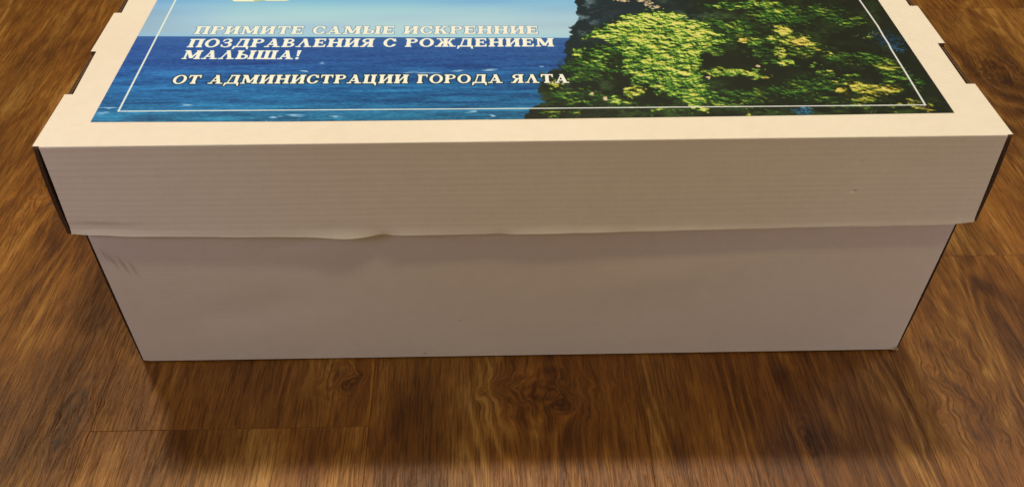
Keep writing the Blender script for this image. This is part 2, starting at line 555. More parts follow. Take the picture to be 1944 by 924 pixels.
def leaf_layers():
    """sunlit crowns: light falls from the upper left of the printed photograph on a rough canopy"""
    oct_ = [(70, 62, 1.0), (150, 130, .85), (300, 250, .7), (620, 480, .5)]
    h = sum(vnoise(TW, TH, nx, ny) * a for nx, ny, a in oct_)
    e = np.zeros_like(h)
    for dx, dy, wgt in ((5, -9, 1.0), (3, -4, .8)):
        e += wgt * (h - np.roll(np.roll(h, dx, 1), -dy, 0))
    e /= e.std()
    hn = (h - h.mean()) / h.std()
    M = np.zeros((TH, TW), np.float32)
    WARM = np.zeros((TH, TW), np.float32)
    XX = np.arange(TW)[None, :]
    YY = np.arange(TH)[:, None]

    def blob(u, v, rx, ry, m, warm=0.0, p=1.6):
        x, y = T(u, v)
        kx = abs(T(u + 1, v)[0] - x) * rx
        ky = abs(T(u, v + 1)[1] - y) * ry
        x0, x1 = int(max(0, x - 2.2 * kx)), int(min(TW, x + 2.2 * kx))
        y0, y1 = int(max(0, y - 2.2 * ky)), int(min(TH, y + 2.2 * ky))
        if x0 >= x1 or y0 >= y1:
            return
        d = ((np.arange(x0, x1)[None, :] - x) / kx) ** 2 + ((np.arange(y0, y1)[:, None] - y) / ky) ** 2
        g_ = np.exp(-d ** p)
        M[y0:y1, x0:x1] = np.maximum(M[y0:y1, x0:x1], g_ * m)
        WARM[y0:y1, x0:x1] = np.maximum(WARM[y0:y1, x0:x1], g_ * warm)
    # the large dome-shaped tree
    poly = [(1104, 72), (1130, 56), (1160, 44), (1190, 32), (1215, 24), (1250, 20), (1285, 24), (1308, 36), (1338, 44), (1362, 64), (1388, 78), (1352, 88),
            (1338, 98), (1326, 112), (1322, 130), (1330, 145), (1345, 168), (1378, 188), (1372, 200), (1330, 205), (1290, 194), (1262, 180), (1232, 164),
            (1200, 150), (1184, 136), (1180, 118), (1188, 104), (1168, 84), (1140, 74)]
    sl, m = fill_poly([T(*p) for p in poly])
    y_top, y_bot = T(1250, 20)[1], T(1250, 200)[1]
    lit = np.interp((YY - y_bot) / (y_top - y_bot), [0, .45, .72, 1], [.66, .78, .90, 1.08]) + 0 * XX
    sub = M[sl]
    sub[m] = lit[sl][m]
    for k in range(3):        # soften the rim
        M[:] = (M + np.roll(M, 4, 0) + np.roll(M, -4, 0) + np.roll(M, 5, 1) + np.roll(M, -5, 1)) / 5
    for u, v, rx, ry, m_, w_ in [
        (1100, 100, 14, 8, .85, .1), (1140, 112, 20, 10, .85, 0), (1148, 133, 7, 4, .8, 0), (1166, 133, 10, 5, .85, 0), (1060, 158, 24, 9, .95, .5),
        (1092, 150, 12, 8, .6, 0), (1035, 148, 16, 8, .42, 0), (1205, 172, 17, 17, 1.0, .5), (1168, 188, 15, 10, .85, 0), (1192, 197, 14, 6, .8, 0),
        (1385, 138, 56, 8, .85, .1), (1425, 140, 20, 9, 1.0, .2), (1370, 12, 46, 7, .72, 0), (1450, 10, 46, 6, .72, 0), (1360, 45, 60, 8, .52, 0),
        (1400, 48, 34, 5, .66, 0), (1408, 73, 16, 7, 1.0, 1.0), (1438, 80, 18, 10, .66, 0), (1467, 76, 16, 10, .8, .1), (1487, 60, 17, 13, 1.0, .5),
        (1508, 78, 32, 13, 1.08, .55), (1512, 84, 16, 8, 1.1, 1.0), (1538, 88, 20, 9, .95, .5), (1484, 104, 11, 13, 1.02, .45), (1497, 118, 14, 8, .9, .1),
        (1520, 100, 30, 8, .6, .2), (1568, 99, 7, 4, .9, 0), (1550, 128, 10, 4, .6, 0), (1570, 141, 14, 6, .78, .2), (1592, 156, 18, 6, .8, .3), (1612, 146, 14, 5, .55, 0),
        (1455, 142, 14, 4, .8, .8), (1600, 176, 9, 6, .95, 1.0), (1632, 166, 26, 9, .82, .5), (1655, 176, 38, 11, .85, .8), (1684, 168, 26, 13, .82, .6),
        (1640, 190, 28, 7, .75, .6), (1668, 116, 34, 12, .62, 0), (1692, 132, 28, 12, .6, .2), (1640, 110, 18, 9, .5, 0), (1645, 70, 16, 3, .55, .4),
        (1702, 150, 32, 9, .55, 0), (1740, 165, 16, 10, .5, 0), (1735, 198, 10, 8, .6, .7), (1757, 206, 18, 6, .6, .7), (1248, 209, 16, 5, .85, .1),
        (1287, 209, 10, 4, .7, 0), (1326, 208, 20, 7, .88, .2), (1046, 215, 22, 6, .48, .2), (1085, 213, 24, 6, .48, .2), (1420, 215, 26, 4, .48, .3), (1465, 211, 20, 4, .5, 0),
        (1490, 175, 70, 14, .36, 0), (1560, 190, 60, 10, .34, 0), (1400, 196, 44, 9, .5, 0), (1620, 200, 46, 6, .42, .2), (1700, 206, 24, 5, .45, .5),
        (1560, 20, 50, 12, .40, 0), (1610, 40, 50, 12, .42, 0), (1350, 95, 26, 10, .6, 0), (1340, 75, 40, 14, .75, 0), (1120, 128, 55, 28, .46, 0), (1095, 185, 66, 18, .44, 0), (1150, 100, 40, 16, .5, 0), (1540, 160, 60, 20, .40, 0), (1600, 110, 50, 16, .36, 0), (1420, 180, 60, 14, .42, 0),
        (1480, 30, 70, 22, .50, 0), (1440, 100, 34, 10, .40, 0), (1400, 60, 60, 14, .44, 0), (1470, 120, 30, 8, .40, 0)]:
        blob(u, v, rx, ry, m_, w_)
    for k in range(90):       # more bushes above what the photograph shows, and stray dim ones
        u, v = rng.uniform(1130, 1780), rng.uniform(-120, -8)
        blob(u, v, rng.uniform(10, 40), rng.uniform(4, 11), rng.uniform(.3, .95), rng.uniform(0, .5) ** 2)
    # ragged crown outlines
    wx = ((vnoise(TW, TH, 90, 80) - .5) * 34 + (vnoise(TW, TH, 260, 220) - .5) * 22).astype(int)
    wy = ((vnoise(TW, TH, 90, 80) - .5) * 38 + (vnoise(TW, TH, 260, 220) - .5) * 24).astype(int)
    iy = np.clip(YY + wy, 0, TH - 1)
    ix = np.clip(XX + wx, 0, TW - 1)
    M = M[iy, ix]
    WARM = WARM[iy, ix]
    lo = vnoise(TW, TH, 100, 100) * .6 + vnoise(TW, TH, 190, 200) * .4
    lo = (lo - lo.mean()) / lo.std()
    M = M * np.clip(1.0 + .15 * lo - .12 * (lo < -.9), .4, 1.3)
    t_ = M * (0.72 + 0.20 * e + .05 * hn) + .055 * np.clip(e, -1, 2) * (M > .12)
    t_ = np.clip(t_, 0, 1.05)
    stp = [0, .14, .30, .46, .62, .80, 1.0]
    cool = np.array([(17, 20, 13), (24, 38, 18), (38, 72, 26), (68, 116, 38), (120, 160, 50), (182, 198, 70), (228, 222, 112)], float)
    warm = np.array([(17, 20, 13), (34, 30, 15), (78, 68, 22), (134, 116, 36), (184, 160, 52), (222, 192, 78), (238, 214, 120)], float)
    cc = np.stack([np.interp(t_, stp, cool[:, k]) for k in range(3)], -1)
    cw = np.stack([np.interp(t_, stp, warm[:, k]) for k in range(3)], -1)
    tint = np.clip(WARM[..., None] + .35 * np.clip(hn[..., None] - .4, 0, 1), 0, 1)
    cc = cc * (1 - tint) + cw * tint
    al_ = np.clip((M - .10) * 5 + .18 * e, 0, 1)[..., None] * np.clip(M * 6, 0, 1)[..., None]
    img[:] = img * (1 - al_) + cc * al_
    for i in range(900):      # single sunlit leaves
        u, v = rng.uniform(1105, 1700), rng.uniform(18, 214)
        x, y = T(u, v)
        if 0 <= int(y) < TH and 0 <= int(x) < TW and M[int(y), int(x)] > .5 and e[int(y), int(x)] > .3:
            dab(x, y, rng.uniform(2.5, 6), rng.uniform(1.8, 3.6), -.25 + rng.normal() * .4, np.array((G_LT + YEL)[rng.integers(9)]) * rng.uniform(.85, 1.1), .6)
    # sunlit rock
    for u, v, rx, ry in [(1182, 2, 14, 4), (1232, 8, 14, 8), (1215, 2, 8, 4), (1246, 14, 8, 4), (1150, 188, 5, 4), (1125, 178, 2, 2), (1345, 148, 3, 2), (1440, 127, 3, 2)]:
        x, y = T(u, v)
        for k in range(int(4 + rx * 1.4)):
            dab(x + rng.normal() * rx * .8, y + rng.normal() * ry * 1.4, rng.uniform(3, 9), rng.uniform(2, 5), rng.normal() * .5, PCH[rng.integers(3)], .8)
    # blue gaps in the wood
    for u, v, rx, ry, c, n in [(1690, 80, 30, 20, (26, 64, 92), 160), (1675, 72, 40, 22, (18, 42, 56), 120), (1700, 92, 14, 10, (40, 92, 124), 40),
                               (1525, 212, 24, 6, (40, 96, 128), 60), (1525, 206, 14, 3, (70, 120, 150), 16), (1300, 32, 12, 7, (60, 92, 84), 14)]:
        x, y = T(u, v)
        for k in range(n):
            dab(x + rng.normal() * rx * .75, y + rng.normal() * ry * 1.3, rng.uniform(2, 7), rng.uniform(2, 4), rng.normal() * .6, np.array(c) * rng.uniform(.6, 1.3), .7)
    # pale twigs
    for u, v in [(1730, 196), (1742, 204), (1655, 68), (1665, 64), (1640, 72), (1655, 216), (1760, 208)]:
        x, y = T(u, v)
        for k in range(4):
            dab(x + rng.normal() * 14, y + rng.normal() * 8, rng.uniform(8, 18), 1.3, rng.normal() * .7, (150, 150, 96), .55)


# --- lettering: heavy slab-serif capitals drawn as strokes, cap height 1
ST, HL, SE, SX = 0.285, 0.135, 0.115, 0.09


def q(x0, y0, x1, y1):
    return ('p', [(x0, y0), (x1, y0), (x1, y1), (x0, y1)])


def stem(x, top=True, bot=True, y0=0.0, y1=1.0):
    r = [q(x, y0, x + ST, y1)]
    if bot:
        r.append(q(x - SX, y0, x + ST + SX, y0 + SE))
        r.append(('p', [(x - SX * .5, y0 + SE), (x, y0 + SE + .07), (x + ST, y0 + SE + .07), (x + ST + SX * .5, y0 + SE)]))
    if top:
        r.append(q(x - SX, y1 - SE, x + ST + SX, y1))
        r.append(('p', [(x - SX * .5, y1 - SE), (x, y1 - SE - .07), (x + ST, y1 - SE - .07), (x + ST + SX * .5, y1 - SE)]))
    return r


def diag(xa, ya, xb, yb, w):
    return ('p', [(xa, ya), (xa + w, ya), (xb + w, yb), (xb, yb)])


def ring(cx, cy, rx, ry, ix, iy, clip=None):
    return ('r', cx, cy, rx, ry, ix, iy, clip)


def glyph(ch):
    s = SX
    if ch == 'П':
        return 1.08, stem(s) + stem(1.08 - s - ST) + [q(s, 1 - HL, 1.0 - s, 1)]
    if ch == 'Г':
        return .86, stem(s) + [q(s, 1 - HL, .80, 1), ('p', [(.80, 1), (.80, .66), (.73, .66), (.64, .9), (.64, 1)])]
    if ch == 'Н':
        return 1.10, stem(s) + stem(1.10 - s - ST) + [q(s + .1, .45, 1.0 - s, .45 + HL)]
    if ch == 'И':
        return 1.10, stem(s) + stem(1.10 - s - ST) + [diag(s + ST * .5, .14, 1.10 - s - ST * .5 - .16, .86, .16)]
    if ch == 'Ц':
        return 1.10, stem(s, bot=False) + stem(1.02 - s - ST, bot=False) + [q(s - s, 0, 1.04, HL), q(.94, -.24, 1.05, HL), ('p', [(.80, 0), (1.05, -.24), (1.05, .02)])]
    if ch == 'Ш':
        return 1.50, stem(s, bot=False) + stem(.75 - ST / 2, bot=False) + stem(1.50 - s - ST, bot=False) + [q(0, 0, 1.50, HL)]
    if ch == 'Р':
        return .92, stem(s) + [ring(.50, .73, .38, .27, .17, .17, ('x>', .42)), q(s, 1 - HL * .9, .52, 1), q(s + .1, .46, .52, .46 + HL * .9)]
    if ch == 'Ь':
        return .92, stem(s) + [ring(.50, .28, .38, .28, .17, .17, ('x>', .42)), q(s, 0, .52, HL), q(s + .1, .47, .52, .47 + HL * .85)]
    if ch == 'Ы':
        w, g = glyph('Ь')
        return 1.36, g + stem(1.36 - s - ST)
    if ch == 'В':
        return .94, stem(s) + [ring(.48, .755, .34, .245, .15, .145, ('x>', .42)), ring(.50, .28, .40, .28, .18, .165, ('x>', .42)),
                               q(s, 1 - HL * .9, .50, 1), q(s, 0, .52, HL), q(s + .1, .46, .52, .46 + HL)]
    if ch == 'Я':
        return .96, stem(.96 - s - ST) + [ring(.46, .73, .38, .27, .17, .17, ('x<', .54)), q(.44, 1 - HL * .9, .8, 1), q(.44, .46, .8, .46 + HL * .9),
                                          diag(.06, .04, .34, .5, .26), q(-.02, 0, .34, SE)]
    if ch == 'Т':
        return .98, stem(.49 - ST / 2, top=False) + [q(.02, 1 - HL, .96, 1), ('p', [(.02, 1), (.02, .64), (.09, .64), (.19, .9), (.19, 1)]),
                                                      ('p', [(.96, 1), (.96, .64), (.89, .64), (.79, .9), (.79, 1)])]
    if ch == 'Е':
        return .92, stem(s) + [q(s, 1 - HL, .84, 1), q(s, 0, .88, HL), q(s + .1, .46, .62, .46 + HL), q(.58, .34, .66, .68),
                               ('p', [(.84, 1), (.84, .68), (.78, .68), (.68, .9), (.68, 1)]), ('p', [(.88, 0), (.88, .34), (.81, .34), (.70, .1), (.70, 0)])]
    if ch == 'С':
        return .95, [ring(.50, .5, .48, .52, .235, .40, ('notright', .62, .32, .66)), ('p', [(.80, .98), (.88, .98), (.88, .62), (.81, .62), (.72, .84)]),
                     ('p', [(.90, .30), (.82, .30), (.70, .10), (.80, .06), (.88, .16)])]
    if ch == 'О':
        return 1.04, [ring(.52, .5, .52, .52, .27, .405)]
    if ch == 'З':
        return .84, [ring(.40, .75, .36, .265, .14, .165, ('x>', .34)), ring(.40, .28, .42, .30, .19, .19, ('x>', .34)), q(.26, .46, .46, .46 + HL),
                     ('p', [(.40, 1.015), (.12, .90), (.10, .66), (.18, .66), (.26, .86), (.40, .92)]), ('p', [(.40, -.02), (.08, .08), (.04, .34), (.13, .34), (.22, .14), (.40, .09)])]
    if ch == 'А':
        return 1.12, [diag(.10, 0, .50, 1, .12), ('p', [(.70, 0), (.98, 0), (.66, 1), (.38, 1)]), q(.26, .26, .78, .26 + HL * .9), q(-.02, 0, .36, SE), q(.58, 0, 1.12, SE)]
    if ch == 'Л':
        return 1.12, [diag(.10, 0, .50, 1, .12), ('p', [(.70, 0), (.98, 0), (.66, 1), (.38, 1)]), q(-.02, 0, .36, SE), q(.58, 0, 1.12, SE)]
    if ch == 'Д':
        return 1.16, [diag(.20, .05, .40, .95, .12), q(.74, 0, .74 + ST, 1), q(.34, 1 - HL, 1.06, 1), q(.04, 0, 1.14, HL), ('p', [(.0, -.24), (.10, -.24), (.26, .08), (.04, .08)]),
                      ('p', [(1.16, -.24), (1.06, -.24), (.92, .08), (1.14, .08)])]
    if ch == 'К':
        return 1.08, stem(s) + [diag(.34, .42, .72, .95, .15), diag(.70, .05, .42, .58, .27), q(.60, 1 - SE, 1.02, 1), q(.60, 0, 1.10, SE)]
    if ch == 'Ж':
        return 1.50, stem(.75 - ST / 2) + [diag(.86, .45, 1.12, .95, .15), diag(1.12, .05, .86, .56, .25), q(1.04, 1 - SE, 1.42, 1), q(1.04, 0, 1.50, SE),
                                           diag(.50, .45, .23, .95, .15), diag(.13, .05, .40, .56, .25), q(.08, 1 - SE, .46, 1), q(0, 0, .46, SE)]
    if ch == 'М':
        return 1.32, stem(1.32 - s - ST) + [q(s + .03, 0, s + .03 + .15, 1), q(0, 0, .37, SE), q(0, 1 - SE, .3, 1), diag(.52, .10, .12, 1, .28), diag(.56, .10, .98, 1, .16)]
    if ch == '!':
        return .42, [('p', [(.13, .32), (.27, .32), (.36, 1.02), (.06, 1.02)]), ring(.20, .10, .13, .115, .001, .001)]
    return .46, []


def eval_prims(prims, X, Y):
    m = np.zeros(X.shape, bool)
    for p in prims:
        if p[0] == 'p':
            m |= inside(X, Y, np.array(p[1]))
        else:
            _, cx, cy, rx, ry, ix, iy, clip = p
            k = (((X - cx) / rx) ** 2 + ((Y - cy) / ry) ** 2 <= 1) & (((X - cx) / ix) ** 2 + ((Y - cy) / iy) ** 2 >= 1)
            if clip:
                if clip[0] == 'x>':
                    k &= X > clip[1]
                elif clip[0] == 'x<':
                    k &= X < clip[1]
                else:
                    k &= ~((X > clip[1]) & (Y > clip[2]) & (Y < clip[3]))
            m |= k
    return m


def text_line(txt, pa, pb, cap, fill, outline, oa, ow):
    """txt set from lid point pa to pb (metres), cap height in metres"""
    track = .10
    ws = [glyph(c)[0] for c in txt]
    total = sum(ws) + track * (len(txt) - 1)
    L = math.hypot(pb[0] - pa[0], pb[1] - pa[1])
    ux, uy = (pb[0] - pa[0]) / L, (pb[1] - pa[1]) / L
    sx = L / total
    ax, ay = W2T(*pa)
    w = L * PPM
    SSF = 3
    x0, x1 = int(ax - 12), int(ax + w + 14)
    lo, hi = min(0, uy * w), max(0, uy * w)
    y0, y1 = int(ay + lo - cap * PPM * .32 - 10), int(ay + hi + cap * PPM * 1.05 + 12)
    n_x, n_y = (x1 - x0) * SSF, (y1 - y0) * SSF
    X, Y = np.meshgrid(x0 + (np.arange(n_x) + .5) / SSF, y0 + (np.arange(n_y) + .5) / SSF)
    U = ((X - ax) * ux + (Y - ay) * uy) / (sx * PPM)
    V = (-(X - ax) * uy + (Y - ay) * ux) / (cap * PPM)
    mask = np.zeros(X.shape, bool)
    pos = 0
    for c, gw in zip(txt, ws):
        pr = glyph(c)[1]
        if pr:
            ca = max(0, int((ax + (pos - .1) * sx * PPM - x0) * SSF))
            cb = min(n_x, int((ax + (pos + gw + .1) * sx * PPM - x0) * SSF) + 1)
            mask[:, ca:cb] |= eval_prims(pr, U[:, ca:cb] - pos, V[:, ca:cb])
        pos += gw + track
    cov = mask.reshape(y1 - y0, SSF, x1 - x0, SSF).mean((1, 3))
    # outline: soft dilation
    dil = cov.copy()
    acc = np.zeros_like(cov)
    for dx in range(-ow - 2, ow + 3):
        for dy in range(-ow - 2, ow + 3):
            r = math.hypot(dx, dy)
            wgt = min(1.0, max(0.0, (ow + 2 - r) / 2.5))
            if wgt > 0:
                acc = np.maximum(acc, np.roll(np.roll(dil, dx, 1), dy, 0) * wgt)
    s = img[y0:y1, x0:x1]
    s += (acc * oa)[..., None] * (np.array(outline, np.float32) - s)
    s += cov[..., None] * (np.array(fill, np.float32) - s)


def poly_line(pts, wd_, col, a=1.0):
    """thin printed rule through lid points in texture pixels"""
    for (xa, ya), (xb, yb) in zip(pts[:-1], pts[1:]):
        L = math.hypot(xb - xa, yb - ya)
        nx, ny = -(yb - ya) / L, (xb - xa) / L
        x0, x1 = int(max(0, min(xa, xb) - 4)), int(min(TW, max(xa, xb) + 5))
        y0, y1 = int(max(0, min(ya, yb) - 4)), int(min(TH, max(ya, yb) + 5))
        X = np.arange(x0, x1)[None, :] + .5
        Y = np.arange(y0, y1)[:, None] + .5
        dist = np.abs((X - xa) * nx + (Y - ya) * ny)
        al_ = (X - xa) * (xb - xa) / L + (Y - ya) * (yb - ya) / L
        k = np.clip(wd_ / 2 + .5 - dist, 0, 1) * ((al_ > -wd_ / 2) & (al_ < L + wd_ / 2)) * a
        s = img[y0:y1, x0:x1]
        s += k[..., None] * (np.array(col, np.float32) - s)


paint_scene()
# ribbon under the emblem at the upper edge of the picture: a plain pale scroll with a yellow-green rim
for rimcol, grow in (((186, 190, 120), 3), ((255, 244, 216), 0)):
    for k in range(60):
        f = k / 59
        u = 448 + f * 96
        x, y = T(u, .5 if f < .42 else -.6)
        dab(x, y, 12 + grow, 12 + grow * .9 - (3 if .45 < f < .62 else 0), 0, rimcol if not (grow == 0 and f > .4 and f < .62) else (196, 200, 130), .9)

CREAM = (255, 244, 220)
WHT = (255, 252, 252)
text_line('ПРИМИТЕ САМЫЕ ИСКРЕННИЕ', (-0.2422, 0.1350), (0.0125, 0.1308), 0.0115, (250, 240, 230), (66, 104, 124), .75, 2)
text_line('ПОЗДРАВЛЕНИЯ С РОЖДЕНИЕМ', (-0.2426, 0.1166), (0.0229, 0.1128), 0.0117, WHT, (96, 132, 176), .55, 1)
text_line('МАЛЫША!', (-0.2426, 0.1008), (-0.1588, 0.0990), 0.0117, WHT, (96, 132, 176), .55, 1)
text_line('ОТ АДМИНИСТРАЦИИ ГОРОДА ЯЛТА', (-0.2418, 0.0692), (0.0305, 0.0652), 0.0109, CREAM, (18, 44, 50), .9, 4)
# white rule
RULE = (235, 232, 222)
p_bl, p_br = W2T(-0.2680, 0.0375), W2T(0.2660, 0.0342)
poly_line([p_bl, W2T(-0.0, 0.0354), p_br], 5.0, RULE)
poly_line([p_bl, W2T(-0.2684, 0.355)], 6.0, RULE)
poly_line([p_br] + [T(*p) for p in ((1720, 140), (1692, 95), (1686, 83), (1678, 71), (1666, 50), (1631, 0))] + [W2T(0.2668, 0.355)], 6.0, RULE)
poly_line([W2T(-0.2684, 0.355), W2T(0.2668, 0.355)], 5.0, RULE)

# what the print's inks are in white light: the seen colour over the paper's seen colour
fx = np.linspace(0, 1, TW)[None, :, None]
paper_seen = s2l((244, 220, 182))[None, None] * (1 - fx) + s2l((242, 230, 204))[None, None] * fx
base = s2l(img) / paper_seen * 0.80
base = np.clip(base, 0.004, 0.97)
rgba = np.ones((TH, TW, 4), np.float32)
rgba[..., :3] = l2s(base)
pimg = bpy.data.images.new('lid_print', TW, TH, alpha=False, float_buffer=False)
pimg.colorspace_settings.name = 'sRGB'
pimg.pixels.foreach_set(rgba.ravel())
pimg.update()
pimg.pack()

t = NT('print_ink')
ti = t.n('ShaderNodeTexImage')
ti.image = pimg
ti.interpolation = 'Cubic'
ti.extension = 'EXTEND'
uvn = t.n('ShaderNodeUVMap')
t.l(uvn.outputs[0], ti.inputs[0])
t.l(ti.outputs[0], t.b.inputs['Base Color'])
t.b.inputs['Roughness'].default_value = 0.33
t.b.inputs['Specular IOR Level'].default_value = 0.45
geo = t.n('ShaderNodeNewGeometry')
bmp = t.n('ShaderNodeBump')
bmp.inputs['Strength'].default_value = 1.0
bmp.inputs['Distance'].default_value = 0.001
t.l(t.math('ADD', t.math('MULTIPLY', t.noise(geo.outputs['Position'], 12.0, 3, 0.5), 1.2), t.math('MULTIPLY', t.noise(geo.outputs['Position'], 900.0, 2, 0.5), 0.03)), bmp.inputs['Height'])
t.l(bmp.outputs[0], t.b.inputs['Normal'])
M_PRINT = t.m

# ------------------------------------------------------------------ floor
floor_bm = bmesh.new()
add_box(floor_bm, -2.6, 2.6, -1.6, 3.2, -0.05, -0.0125)
floor = bm_obj('floor', floor_bm, M_DARK)
floor['kind'] = 'structure'
PWID, PLEN = 0.2055, 1.22
bm = bmesh.new()
g = 0.00003
b = 0.00040
prof = [(0, -0.012), (0, -b), (b, 0)]
x0, x1, y0, y1 = g, PWID - g, g, PLEN - g
rings = []
for ins, z in ((0, -0.0118), (0, -b), (b * .8, 0)):
    rings.append([bm.verts.new(c) for c in ((x0 + ins, y0 + ins, z), (x1 - ins, y0 + ins, z), (x1 - ins, y1 - ins, z), (x0 + ins, y1 - ins, z))])
for a_, c_ in zip(rings[:-1], rings[1:]):
    for i in range(4):
        bm.faces.new((a_[i], a_[(i + 1) % 4], c_[(i + 1) % 4], c_[i]))
bm.faces.new(rings[-1])
plank_me = bpy.data.meshes.new('plank')
bmesh.ops.recalc_face_normals(bm, faces=bm.faces)
bm.to_mesh(plank_me)
bm.free()
plank_me.materials.append(M_WOOD)
for i in range(-12, 12):
    xs = 0.0880 + i * PWID
    if i == 1:
        st0 = 0.1053
    elif i == -2:
        st0 = -0.0644
    elif i == 0:
        st0 = 0.62
    elif i == -1:
        st0 = 0.40
    else:
        st0 = {-3: .75, 2: .55, 3: .3, -4: .1}.get(i, (i * 0.413) % PLEN)
    st0 = st0 - math.ceil((st0 + 1.5) / PLEN) * PLEN
    k = 0
    while st0 + k * PLEN < 2.9:
        yy = st0 + k * PLEN
        o = bpy.data.objects.new('plank', plank_me)
        COL.objects.link(o)
        o.location = (xs, yy, 0)
        o.parent = floor
        k += 1

# ------------------------------------------------------------------ the box: body
box = empty('cardboard_box', (0, 0.2, 0), 'long white lidded cardboard box with sea picture on its lid, on brown wood floor', 'box')
TB = 0.0025
BZ = 0.150
BD = DEPTH - 0.012


def place(o, yaw=True):
    """body parts are built in world metres; hang them on the empty and turn by the small yaw"""
    o.data.transform(Matrix.Translation((BX, 0, 0)) @ Matrix.Rotation(YAW, 4, 'Z'))
    o.data.transform(Matrix.Translation((0, -0.2, 0)))


def sheet(name, fn, nu, nv, thick_fn, mats, parent, rim_mat=1):
    """a slab: outer face from fn(i/nu, j/nv), inner face thick_fn; rim uses material slot 1"""
    bm = bmesh.new()
    A = [[bm.verts.new(fn(i / nu, j / nv)) for j in range(nv + 1)] for i in range(nu + 1)]
    B = [[bm.verts.new(thick_fn(i / nu, j / nv)) for j in range(nv + 1)] for i in range(nu + 1)]
    for i in range(nu):
        for j in range(nv):
            f = bm.faces.new((A[i][j], A[i + 1][j], A[i + 1][j + 1], A[i][j + 1]))
            f.smooth = True
            f = bm.faces.new((B[i][j], B[i][j + 1], B[i + 1][j + 1], B[i + 1][j]))
            f.smooth = True
            f.material_index = 1
    for i in range(nu):
        for j in (0, nv):
            f = bm.faces.new((A[i][j], A[i + 1][j], B[i + 1][j], B[i][j]))
            f.material_index = rim_mat
    for j in range(nv):
        for i in (0, nu):
            f = bm.faces.new((A[i][j], A[i][j + 1], B[i][j + 1], B[i][j]))
            f.material_index = rim_mat
    for e in bm.edges:
        if any(not f.smooth for f in e.link_faces):
            e.smooth = False
    return bm_obj(name, bm, mats, parent)


def body_front(u, v):
    x = -BW + 0.0006 + (2 * BW - 0.0012) * u
    z = 0.0019 + (BZ - 0.0019) * v
    bow = -0.0006 * math.sin(math.pi * u) * math.sin(math.pi * v)
    # slightly rounded vertical corners and lower edge
    e = min(u, 1 - u) * 2 * BW
    rc = 0.0009 * max(0, 1 - e / 0.0012) ** 2
    return (x, BY + bow + rc, z)


def off_y(fn, d):
    def f(u, v):
        x, y, z = fn(u, v)
        return (x, y + d, z)
    return f


body = sheet('body', body_front, 120, 12, off_y(body_front, TB), [M_BODY, M_KRAFT], box)
place(body)
for s in (-1, 1):
    def side(u, v, s=s):
        y = BY + 0.0014 + (BD - 0.004) * u
        bow = 0.0012 * math.sin(math.pi * v) * (1 - u * .4)
        return (s * (BW + bow * .8 + 0.0007), y, 0.0008 + (BZ - 0.001) * v)

    def side_in(u, v, s=s):
        x, y, z = side(u, v)
        return (x - s * 0.0028, max(y, BY + TB + 0.0006), z)
    o = sheet('side_panel', side, 30, 10, side_in, [M_BODY, M_DARK], body)
    place(o)
bm = bmesh.new()
add_box(bm, -BW + 0.003, BW - 0.003, BY + BD - TB, BY + BD, 0.0008, BZ)
o = bm_obj('back_panel', bm, M_BODY, body)
place(o)
bm = bmesh.new()
add_box(bm, -BW + 0.003, BW - 0.003, BY + TB + 0.0004, BY + BD - TB - 0.0004, 0.0012, 0.0036)
o = bm_obj('bottom_panel', bm, M_KRAFT, body)
place(o)
# torn white paper tick at the lower right corner
bm = bmesh.new()
cx = BW - 0.0012
for (xa, za, xb, zb) in ((cx - 0.005, 0.0022, cx + 0.0012, 0.0030), (cx - 0.0012, 0.0052, cx + 0.0014, 0.0012)):
    vs = [bm.verts.new((xa, BY - 0.0006, za)), bm.verts.new((xb, BY - 0.0012, zb)), bm.verts.new((xb, BY - 0.0004, zb + 0.0010)), bm.verts.new((xa, BY - 0.0002, za + 0.0004)),
          bm.verts.new(((xa + xb) / 2, BY + 0.0004, (za + zb) / 2 - 0.0008))]
    bm.faces.new((vs[0], vs[1], vs[2], vs[3]))
    bm.faces.new((vs[0], vs[4], vs[1]))
    bm.faces.new((vs[3], vs[2], vs[4]))
    bm.faces.new((vs[0], vs[3], vs[4]))
    bm.faces.new((vs[1], vs[4], vs[2]))
o = bm_obj('torn_corner', bm, M_PALE, body)
place(o)

# ------------------------------------------------------------------ the box: lid


def unplace(o):
    o.data.transform(Matrix.Translation((0, -0.2, 0)))
    return o


SAGX = [-.3073, -.297, -.265, -.19, -.135, -.118, -.108, -.097, -.085, -.06, 0, .107, .256, .292, .299, .3073]
SAGP = [0, 2.5, 6.5, 11.2, 13.2, 13.8, 13.0, 11.2, 11.5, 11.9, 11.8, 9.5, 7.0, 7.2, 5.0, 2]
FXL, FXR = -0.3064, 0.3070
RF = 0.0009


def lip(x):
    """small outward curl of the lid's lower edge (m), strongest where it was crushed"""
    a = 0.0004
    a += 0.0008 * math.exp(-((x + .128) / .022) ** 2) + .0005 * math.exp(-((x + .122) / .012) ** 2)
    a += 0.0007 * math.exp(-((x - .012) / .026) ** 2) + 0.0004 * math.exp(-((x + .075) / .02) ** 2)
    a += 0.0007 * math.exp(-((x - .045) / .012) ** 2) * .6
    a += 0.0004 * math.exp(-((x - .1) / .05) ** 2) + .0003 * math.exp(-((x + .255) / .02) ** 2)
    a -= 0.0010 * math.exp(-((x + .099) / .007) ** 2)
    a -= 0.0006 * math.exp(-((x + .020) / .006) ** 2)
    return a


